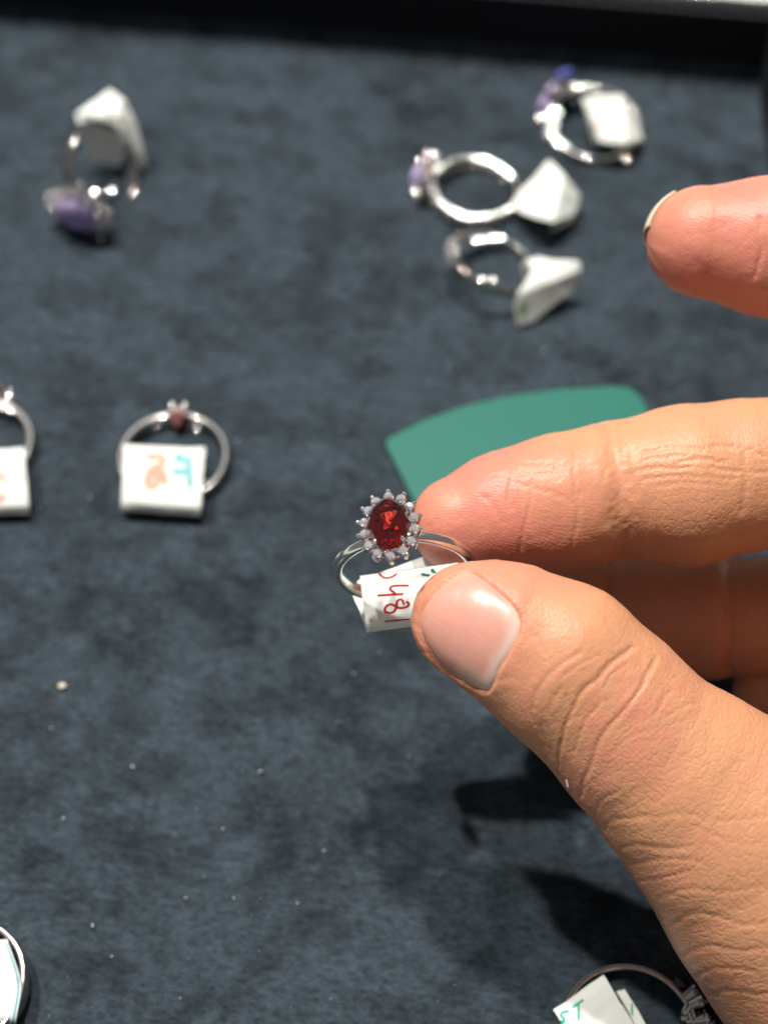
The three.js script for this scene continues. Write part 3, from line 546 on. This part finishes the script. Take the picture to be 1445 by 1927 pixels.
  // folds of the skin: [chain, depth mm, half width mm, points]
  const folds = [
    [1, 1.0, 1.5, [[1148, 790], [1158, 850], [1170, 905], [1168, 960], [1174, 1010], [1166, 1060]]],
    [1, 0.42, 0.38, [[1146, 835], [1153, 880], [1168, 935], [1176, 985], [1175, 1035]]],
    [1, 0.30, 0.32, [[1178, 840], [1184, 880], [1178, 930], [1182, 975]]],
    [1, 0.25, 0.3, [[1134, 850], [1140, 900], [1152, 950], [1160, 1000]]],
    [1, 0.14, 0.26, [[1081, 840], [1080, 880], [1084, 930]]], [1, 0.16, 0.28, [[1048, 850], [1046, 890], [1050, 905]]],
    [1, 0.16, 0.30, [[968, 868], [958, 920], [960, 960]]], [1, 0.13, 0.28, [[1000, 905], [996, 960], [985, 1000], [974, 1050]]],
    [1, 0.12, 0.25, [[965, 872], [1040, 872], [1120, 876]]], [1, 0.12, 0.25, [[925, 895], [1000, 893], [1050, 893]]], [1, 0.12, 0.25, [[960, 908], [1020, 922], [1080, 945]]],
    [1, 0.14, 0.25, [[905, 930], [930, 955], [945, 985]]], [1, 0.12, 0.3, [[1090, 930], [1084, 990], [1070, 1045]]],
    [1, 0.16, 0.26, [[1210, 852], [1270, 842], [1325, 846]]], [1, 0.16, 0.26, [[1340, 838], [1400, 845], [1440, 858]]], [1, 0.20, 0.28, [[1278, 868], [1320, 865], [1365, 870]]], [1, 0.13, 0.24, [[1210, 866], [1250, 860], [1290, 858]]],
    [1, 0.18, 0.26, [[1190, 887], [1240, 881], [1300, 880]]], [1, 0.18, 0.26, [[1335, 880], [1390, 888], [1440, 890]]], [1, 0.13, 0.26, [[1210, 902], [1290, 896], [1380, 902]]], [1, 0.10, 0.26, [[1240, 912], [1300, 908], [1370, 914]]],
    [1, 0.14, 0.35, [[1250, 1015], [1310, 1022], [1385, 1005]]], [1, 0.2, 0.5, [[1400, 850], [1402, 910], [1396, 960]]],
    // thumb joint
    [0, 0.44, 0.46, [[1090, 1308], [1106, 1290], [1122, 1281], [1141, 1257], [1160, 1240], [1190, 1218]]],
    [0, 0.45, 0.34, [[1048, 1442], [1056, 1396], [1066, 1362], [1076, 1338], [1092, 1306]]],
    [0, 0.30, 0.30, [[1064, 1312], [1070, 1330], [1077, 1340]]],
    [0, 0.40, 0.40, [[1092, 1496], [1100, 1465], [1112, 1440], [1126, 1396], [1146, 1368], [1166, 1346], [1186, 1322], [1202, 1300], [1218, 1268], [1234, 1240]]],
    [0, 0.26, 0.28, [[1081, 1414], [1090, 1385], [1104, 1352], [1122, 1334], [1132, 1318]]], [0, 0.3, 0.3, [[1122, 1280], [1126, 1300], [1132, 1314], [1140, 1322]]], [0, 0.2, 0.25, [[1078, 1350], [1092, 1350], [1106, 1356]]],
    [0, 0.22, 0.40, [[1010, 1366], [1000, 1345], [1004, 1318], [1014, 1296], [1034, 1268], [1062, 1246], [1090, 1228]]], [0, 0.18, 0.4, [[1042, 1360], [1034, 1340], [1040, 1318], [1056, 1296]]],
    [0, 0.20, 0.34, [[1046, 1430], [1032, 1410], [1022, 1385], [1020, 1360]]], [0, 0.16, 0.3, [[1060, 1270], [1092, 1250], [1130, 1232]]],
    [0, 0.16, 0.34, [[1224, 1352], [1238, 1335], [1248, 1312], [1262, 1300]]], [0, 0.15, 0.34, [[1258, 1346], [1282, 1332], [1310, 1322]]], [0, 0.14, 0.34, [[1150, 1420], [1180, 1390], [1212, 1378]]],
    [0, 0.16, 0.30, [[1180, 1250], [1150, 1270], [1138, 1290]]], [0, 0.2, 0.4, [[1118, 1530], [1128, 1512], [1140, 1500], [1164, 1492]]], [0, 0.2, 0.4, [[1135, 1560], [1150, 1545], [1180, 1540], [1220, 1536]]],
    [0, 0.18, 0.36, [[1160, 1600], [1200, 1590], [1250, 1598], [1300, 1592]]], [0, 0.16, 0.36, [[1190, 1625], [1250, 1618], [1320, 1620]]], [0, 0.18, 0.36, [[1205, 1658], [1260, 1650], [1290, 1640]]], [0, 0.15, 0.36, [[1220, 1540], [1290, 1532], [1350, 1545], [1440, 1538]]],
    [0, 0.15, 0.36, [[1310, 1555], [1360, 1580], [1420, 1592]]], [0, 0.2, 0.4, [[1262, 1745], [1300, 1720], [1340, 1722], [1390, 1740], [1440, 1738]]], [0, 0.2, 0.4, [[1285, 1800], [1330, 1780], [1390, 1790], [1445, 1782]]], [0, 0.2, 0.4, [[1300, 1842], [1350, 1822], [1420, 1830]]],
    [0, 0.2, 0.4, [[1320, 1880], [1370, 1865], [1440, 1872]]], [0, 0.15, 0.36, [[1240, 1690], [1300, 1672], [1370, 1680], [1430, 1668]]],
    // nail fold wrinkles
    [0, 0.14, 0.28, [[985, 1175], [1010, 1205], [1030, 1230]]], [0, 0.12, 0.28, [[975, 1150], [1000, 1170], [1030, 1190]]], [0, 0.12, 0.26, [[960, 1115], [1000, 1128], [1050, 1140]]],
    // curled ring finger
    [3, 0.9, 1.0, [[1372, 1060], [1376, 1160], [1368, 1262]]], [3, 0.8, 0.8, [[1148, 1060], [1146, 1120], [1150, 1180]]], [3, 0.4, 0.5, [[1388, 1060], [1394, 1140], [1388, 1250]]],
    // outstretched fingertip
    [2, 0.2, 0.35, [[1428, 410], [1432, 470], [1420, 520]]],
  ].map(([c, d, w, p]) => { const xs = p.map((q) => q[0]), ys = p.map((q) => q[1]); return { c, d: d * (c === 0 ? 0.42 : c === 1 ? 0.75 : 0.85), w: w * (c === 0 ? 0.8 : 1), p: new THREE.CatmullRomCurve3(p.map(([x, y]) => new THREE.Vector3(x, y, 0))).getPoints(p.length * 4).map((v) => [v.x, v.y]), x0: Math.min(...xs) - 60, x1: Math.max(...xs) + 60, y0: Math.min(...ys) - 60, y1: Math.max(...ys) + 60 }; });

  const world = new Float32Array(nV * 3), uv = new Float32Array(nV * 2), g3 = [0, 0, 0];
  const toWorld = (x, y, z, o, k) => { o[k] = CAM.x + x * MM; o[k + 1] = CAM.y + (UPV.y * y + FW.y * z) * MM; o[k + 2] = CAM.z + (UPV.z * y + FW.z * z) * MM; };
  const QL = 78;                                // mm of finger length in one quarter of the skin sheet
  // smooth centre lines, so that the skin's coordinates run on without a seam past every joint
  const lines = chains.slice(0, 5).map((c) => {
    const J = [c.seg[0].a, ...c.seg.map((s) => s.b)], f = c.flat, n = 90;
    const e0 = new THREE.Vector3(J[0][0], J[0][1], J[0][2] * f), cv = new THREE.CatmullRomCurve3([e0.clone().multiplyScalar(2).sub(new THREE.Vector3(J[1][0], J[1][1], J[1][2] * f)).lerp(e0, 0.4), ...J.map((q) => new THREE.Vector3(q[0], q[1], q[2] * f))]);
    const p = cv.getSpacedPoints(n), L = cv.getLength(), T = p.map((q, i) => p[Math.min(n, i + 1)].clone().sub(p[Math.max(0, i - 1)]).normalize());
    const back = p.reduce((b, q, i) => q.distanceTo(e0) < p[b].distanceTo(e0) ? i : b, 0);
    return { f, p, T, n, ds: L / n, off: back * L / n };
  });
  function unwrap(x, y, z) {                    // [chain, mm along, turn 0..1]
    let best = 1e9, bc = 0;
    for (let k = 0; k < 5; k++) for (const s of act[k].seg) { const d = segD(s, act[k].flat, x, y, z); if (d < best) { best = d; bc = k; } }
    const l = lines[bc], zz = z * l.f; let bi = 0, bd = 1e18;
    for (let i = 0; i <= l.n; i++) { const q = l.p[i], d = (q.x - x) ** 2 + (q.y - y) ** 2 + (q.z - zz) ** 2; if (d < bd) { bd = d; bi = i; } }
    const fv = (i) => (x - l.p[i].x) * l.T[i].x + (y - l.p[i].y) * l.T[i].y + (zz - l.p[i].z) * l.T[i].z;
    let i0 = clamp(bi, 0, l.n - 1), g = 0; while (fv(i0) < 0 && i0 > 0 && g++ < 8) i0--; g = 0; while (fv(i0 + 1) > 0 && i0 < l.n - 1 && g++ < 8) i0++;
    const a = fv(i0), b = fv(i0 + 1); let t = a - b > 1e-6 ? a / (a - b) : 0; t = i0 === 0 ? Math.min(t, 1) : clamp(t);
    const cp = l.p[i0].clone().lerp(l.p[i0 + 1], clamp(t)), ax = l.T[i0].clone().lerp(l.T[i0 + 1], clamp(t)).normalize();
    const v = new THREE.Vector3(x - cp.x, y - cp.y, zz - cp.z), e = new THREE.Vector3(0, 0, -1).addScaledVector(ax, ax.z).normalize(), w = ax.clone().cross(e);
    return [bc, (i0 + t) * l.ds - l.off, 0.5 + Math.atan2(v.dot(w), v.dot(e)) / (2 * Math.PI)];
  }
  act = chains; let nx0 = 1e9, ny0 = 1e9, nz0 = 1e9;
  for (let n = 0; n < nV; n++) {
    if (Math.hypot(pos[n * 3] - nx0, pos[n * 3 + 1] - ny0, pos[n * 3 + 2] - nz0) > 2.5) { nx0 = pos[n * 3]; ny0 = pos[n * 3 + 1]; nz0 = pos[n * 3 + 2]; act = narrow(nx0, ny0, nz0, 13); }
    let x = pos[n * 3], y = pos[n * 3 + 1], z = pos[n * 3 + 2];
    for (let it = 0; it < 3; it++) { const d = field(x, y, z); grad(x, y, z, g3); const q = d / (g3[0] ** 2 + g3[1] ** 2 + g3[2] ** 2 + 1e-6); x -= g3[0] * q; y -= g3[1] * q; z -= g3[2] * q; }
    grad(x, y, z, g3); const gl = Math.hypot(...g3) || 1, nx = g3[0] / gl, ny = g3[1] / gl, nz = g3[2] / gl;
    const U = unwrap(x, y, z), [px, py] = toPx(x, y, z), mmPx = z / FOC;
    let h = 0.22 * (fbm(U[1] / 3.4 + U[0] * 50, U[2] * 18, 61, 3) - 0.5);
    // flesh bulges: pads between the creases
    const face = clamp((-nz - 0.02) / 0.3);
    if (face > 0 && px < 1560) {
      let cut = 0, puff = 0;
      for (const f of folds) {
        if (f.c !== U[0] || px < f.x0 || px > f.x1 || py < f.y0 || py > f.y1) continue;
        const wob = 5 * (vn(px / 9, py / 9, 71) - 0.5), d = polyDist(f.p, px + wob, py - wob, false) * mmPx / f.w;
        if (d < 4) { cut = Math.max(cut, f.d * Math.exp(-d * d)); puff = Math.max(puff, f.d * 0.10 * Math.exp(-((d - 2.1) ** 2) * 0.9)); }
      }
      h += face * (puff - cut);
      if (U[0] === 0 && px < 1060 && py < 1390) {
        const d = polyDist(nailPoly, px, py, true) * mmPx;
        if (d < 0) h -= face * 0.55 * step(0, 0.8, -d); else h += face * (0.16 + 0.2 * fbm(px / 22, py / 22, 77, 3)) * step(0, 0.3, d) * Math.exp(-((d / 2.1) ** 2));
      }
    }
    toWorld(x + nx * h, y + ny * h, z + nz * h, world, n * 3);
    const qx = U[0] === 0 ? 0 : U[0] === 1 ? 0.5 : U[0] === 2 ? 0.5 : 0, qy = U[0] < 2 ? 0 : 0.5;
    uv[n * 2] = qx + 0.5 * clamp((U[1] + 12) / QL, 0.002, 0.998); uv[n * 2 + 1] = qy + 0.5 * clamp(U[2], 0.002, 0.998);
  }
  const geo = new THREE.BufferGeometry(); geo.setAttribute('position', new THREE.BufferAttribute(world, 3)); geo.setAttribute('uv', new THREE.BufferAttribute(uv, 2)); geo.setIndex(idx); geo.computeVertexNormals();
  console.log('hand vertices', nV, 'triangles', idx.length / 3);

  // skin sheet: four quarters, thumb / index / outstretched finger / curled fingers; u = mm along, v = round the limb
  const N = 2048, bump = new Float32Array(N * N);
  const cellLines = (x, y, s, warp) => {         // distance to the edges of irregular cells
    x += warp * (vn(x * 1.3, y * 1.3, s + 5) - 0.5); y += warp * (vn(x * 1.3, y * 1.3, s + 6) - 0.5);
    const i = Math.floor(x), j = Math.floor(y); let d1 = 9, d2 = 9;
    for (let a = -1; a < 2; a++) for (let b = -1; b < 2; b++) { const cx = i + a + 0.15 + 0.7 * hash(i + a, j + b, s), cy = j + b + 0.15 + 0.7 * hash(i + a, j + b, s + 1), d = Math.hypot(x - cx, y - cy); if (d < d1) { d2 = d1; d1 = d; } else if (d < d2) d2 = d; }
    return d2 - d1;
  };
  const skin = dataTex(N, N, (i, j) => {
    const Q = (i >= N / 2 ? 1 : 0) + (j >= N / 2 ? 2 : 0), mm = ((i % (N / 2)) / (N / 2)) * QL - 12, turn = (j % (N / 2)) / (N / 2) - 0.5, across = turn * (Q === 0 ? 62 : 52);
    const pores = fbm(mm / 0.35, across / 0.35, 101, 2), soft = fbm(mm / 5, across / 5, 103, 4), blot = fbm(mm / 1.6, across / 1.6, 105, 3);
    let b, pink, tan;
    const tip = Q === 0 ? step(20, 2, mm) : Q === 2 ? 0.35 : step(26, 4, mm);
    if (Q === 0) {                               // back of the thumb: net of fine lines, coarse towards the hand
      const c1 = cellLines(mm / 1.35, across / 0.95, 111, 0.6), c2 = cellLines(mm / 0.62, across / 0.55, 121, 0.6), amt = step(16, 30, mm);
      b = 0.62 + amt * 0.22 * (step(0, 0.22, c1) - 1) + (0.06 + 0.10 * amt) * (step(0, 0.3, c2) - 1) * (1 + (1 - amt)) + 0.24 * (pores - 0.5);
      b += 0.13 * step(9, 15, mm) * step(34, 24, mm) * (step(0, 0.16, cellLines(mm / 0.9, across / 3.2, 161, 0.9)) - 1);
      pink = 0.45 * tip + 0.35 * step(16, 21, mm) * step(32, 25, mm) * step(0.35, 0.65, blot) + 0.9 * (soft - 0.5); tan = 0.5 + 0.5 * (blot - 0.5);
    } else if (Q === 1 || Q === 3) {             // palm side: print ridges on the fingertip, fine lines beyond
      const whorl = Math.sin((across * 1.0 + 0.035 * (mm - 6) ** 2 * Math.sign(across + 0.01) * 0.4 + mm * 0.55 + 2.2 * (soft - 0.5)) / 0.52 * 2 * Math.PI);
      const pad = step(-10, -4, mm) * step(24, 15, mm), c2 = cellLines(mm / 0.75, across / 0.9, 131, 0.7), c1 = cellLines(mm / 2.6, across / 1.2, 141, 0.7), far = step(18, 30, mm);
      b = 0.6 + 0.036 * pad * whorl + (0.05 + 0.13 * far) * (step(0, 0.25, c2) - 1) + 0.10 * far * (step(0, 0.1, c1) - 1) + 0.20 * (pores - 0.5);
      pink = 0.8 * tip + 0.8 * (soft - 0.5); tan = 0.5 + 0.5 * (blot - 0.5);
    } else { b = 0.6 + 0.15 * (step(0, 0.25, cellLines(mm / 1.1, across / 1.1, 151, 0.6)) - 1) + 0.1 * (pores - 0.5); pink = 0.2 + 0.3 * (soft - 0.5); tan = 0.5 + 0.5 * (blot - 0.5); }
    bump[j * N + i] = b;
    pink = clamp(pink, 0, 1); const v = 0.95 + 0.10 * (tan - 0.5) + 0.10 * (pores - 0.5);
    // linear base colours: tan skin to flushed skin
    const r = (0.545 + (0.565 - 0.545) * pink) * v, gg = (0.258 + (0.188 - 0.258) * pink) * v, bb = (0.140 + (0.142 - 0.140) * pink) * v;
    return [toS(r), toS(gg), toS(bb)];
  }, true);
  const skinBump = dataTex(N, N, (i, j) => { const b = bump[j * N + i]; return [b, b, b]; });
  const skinM = std(1, 1, 1, { map: skin, bumpMap: skinBump, bumpScale: 0.00016, roughness: 0.44, specularIntensity: 0.6, sheen: 0.15, sheenRoughness: 0.5 });
  skinM.sheenColor.setRGB(0.5, 0.3, 0.22);
  const hand = thing('hand', 'bare hand pinching the red stone ring between thumb and index finger', 'hand');
  mesh('skin', geo, skinM, hand);

  // thumbnail: a curved plate laid on the nail bed inside its outline
  const hit = (px, py) => { let z = 185; const sx = (px - 722.5) / FOC, sy = (963.5 - py) / FOC; for (let k = 0; k < 90; k++) { const d = chainD(chains[0], sx * z, sy * z, z); if (d < 0.002) break; z += d * 0.8; if (z > 260) break; } return [sx * z, sy * z, z]; };
  {
    const rings = 30, segs = 120, P = new Float32Array((rings * segs + 1) * 3), K = [], I = [], c3 = [];
    const g1 = (x, y, z) => { const h = 0.05, a = [chainD(chains[0], x + h, y, z) - chainD(chains[0], x - h, y, z), chainD(chains[0], x, y + h, z) - chainD(chains[0], x, y - h, z), chainD(chains[0], x, y, z + h) - chainD(chains[0], x, y, z - h)], l = Math.hypot(...a); return a.map((q) => q / l); };
    const put = (n, px, py, r) => {
      const [x, y, z] = hit(px, py), q = g1(x, y, z), lift = 0.05 + 0.30 * (1 - r ** 6) - 0.28 * r ** 14; toWorld(x + q[0] * lift, y + q[1] * lift, z + q[2] * lift, P, n * 3);
      // pale half-moon by the cuticle, pale rim at the free edge
      const moon = step(0.60, 0.92, r + 0.05 * (fbm(px / 20, py / 20, 173, 2) - 0.5)) * step(0.1, 0.75, ((px - nailC[0]) * 0.84 + (py - nailC[1]) * 0.54) / (Math.hypot(px - nailC[0], py - nailC[1]) + 1)) * 0.75, rim = step(0.93, 0.99, r) * 0.35, m = clamp(moon + rim) ;
      const no = 0.97 + 0.06 * (fbm(px / 14, py / 14, 171, 3) - 0.5) + 0.02 * Math.sin((px * 0.59 - py * 0.81) * 0.5);
      K.push((0.58 + 0.12 * m) * no, (0.275 + 0.26 * m) * no, (0.215 + 0.24 * m) * no);
    };
    put(0, nailC[0], nailC[1], 0);
    for (let a = 1; a <= rings; a++) for (let b = 0; b < segs; b++) { const r = a / rings, p = nailPoly[b]; put(1 + (a - 1) * segs + b, nailC[0] + (p[0] - nailC[0]) * r, nailC[1] + (p[1] - nailC[1]) * r, r); }
    for (let b = 0; b < segs; b++) { const d = (b + 1) % segs; I.push(0, 1 + d, 1 + b); for (let a = 0; a < rings - 1; a++) { const k = 1 + a * segs; I.push(k + b, k + d, k + segs + b, k + d, k + segs + d, k + segs + b); } }
    const g = new THREE.BufferGeometry(); g.setAttribute('position', new THREE.BufferAttribute(P, 3)); g.setAttribute('color', new THREE.Float32BufferAttribute(K, 3)); g.setIndex(I); g.computeVertexNormals();
    const nailM = std(1, 1, 1, { vertexColors: true, roughness: 0.33, specularIntensity: 0.9 });
    mesh('thumbnail', g, nailM, hand);
  }
  {
    const [x, y, z] = hit(1067, 1474), o = [0, 0, 0]; toWorld(x, y, z - 0.12, o, 0);
    const f = mesh('fibre', new THREE.CapsuleGeometry(0.00016, 0.0009, 4, 8).rotateX(-0.6).rotateZ(0.25).translate(...o), std(0.8, 0.78, 0.72, { roughness: 0.7 }));
    f.userData = { label: 'tiny white fibre stuck to the side of the thumb knuckle', category: 'fibre' };
  }
  // nail of the outstretched finger, turned away: a curved plate over the tip
  {
    const c = chains[2].seg[0].a, n0 = new THREE.Vector3(-0.74, 0.50, 0.45).normalize(), side = new THREE.Vector3(0.5, 0.62, 0.1).cross(n0).normalize(), fwd = n0.clone().cross(side), P = [], I = [], nu = 24;
    for (const t of [0, 1]) for (let i = 0; i <= nu; i++) for (let j = 0; j <= nu; j++) {
      const a = (i / nu - 0.5) * 1.5, b = (j / nu - 0.5) * 1.35, d = n0.clone().addScaledVector(side, Math.tan(a * 0.75)).addScaledVector(fwd, Math.tan(b * 0.7)).normalize(), r = c[3] + 0.62 - t * 0.35 - 0.5 * (Math.abs(i / nu - 0.5) * 2) ** 6;
      const o = [0, 0, 0]; toWorld(c[0] + d.x * r, c[1] + d.y * r, c[2] + d.z * r / 1.05, o, 0); P.push(...o);
    }
    const w = nu + 1, T = w * w; for (let i = 0; i < nu; i++) for (let j = 0; j < nu; j++) { const k = i * w + j; I.push(k, k + 1, k + w, k + 1, k + w + 1, k + w, T + k, T + k + w, T + k + 1, T + k + 1, T + k + w, T + k + w + 1); }
    for (let i = 0; i < nu; i++) for (const [k, l] of [[i, i + 1], [nu * w + i, nu * w + i + 1], [i * w, (i + 1) * w], [i * w + nu, (i + 1) * w + nu]]) I.push(k, l, T + k, l, T + l, T + k);
    const g = new THREE.BufferGeometry(); g.setAttribute('position', new THREE.Float32BufferAttribute(P, 3)); g.setIndex(I); g.computeVertexNormals();
    mesh('fingernail', g, std(0.60, 0.50, 0.36, { roughness: 0.4, side: THREE.DoubleSide }), hand);
  }
}

// ---------------------------------------------------------------- crumbs and lint on the velvet
{
  const c = new THREE.IcosahedronGeometry(0.00055, 2), p = c.attributes.position;
  for (let i = 0; i < p.count; i++) { const k = 0.8 + 0.4 * fbm(p.getX(i) * 1500 + 5, p.getY(i) * 1500 + p.getZ(i) * 900, 201, 2); p.setXYZ(i, p.getX(i) * k * 1.2, p.getY(i) * k * 0.7, p.getZ(i) * k * 0.9); }
  c.computeVertexNormals(); const q = onTray(118, 1291, 0.4); c.translate(q.x, q.y, q.z);
  mesh('crumb', c, std(0.62, 0.55, 0.42, { roughness: 0.8 })).userData = { label: 'tiny cream crumb lying on the bare velvet', category: 'crumb' };
  const L = [], spots = [[466, 877], [448, 828], [693, 325], [714, 1228], [665, 1268], [610, 1601], [98, 1370], [175, 1742], [211, 1800], [490, 1452], [250, 1443], [75, 960], [170, 935], [1022, 660], [1195, 660], [440, 1690], [120, 1540], [560, 1700], [350, 1690], [420, 1560]];
  for (let k = 0; k < 260; k++) spots.push([1445 * rnd(), 420 + 1500 * rnd(), 1]);
  for (const [x, y, small] of spots) {
    const r = (small ? 0.03 + 0.06 * rnd() ** 2 : 0.10 + 0.10 * rnd()) * MM, v = onTray(x, y, 0.15);
    L.push(new THREE.IcosahedronGeometry(r, 1).scale(1 + 1.3 * rnd(), 0.8, 1).rotateY(rnd() * 6).translate(v.x, v.y + r * 0.4, v.z));
  }
  const lint = mesh('lint', mergeGeometries(L), std(0.34, 0.33, 0.33, { roughness: 0.6 }));
  lint.userData = { label: 'specks of pale lint and dust scattered on the velvet', category: 'lint', kind: 'stuff' };
}

renderer.render(scene, camera);
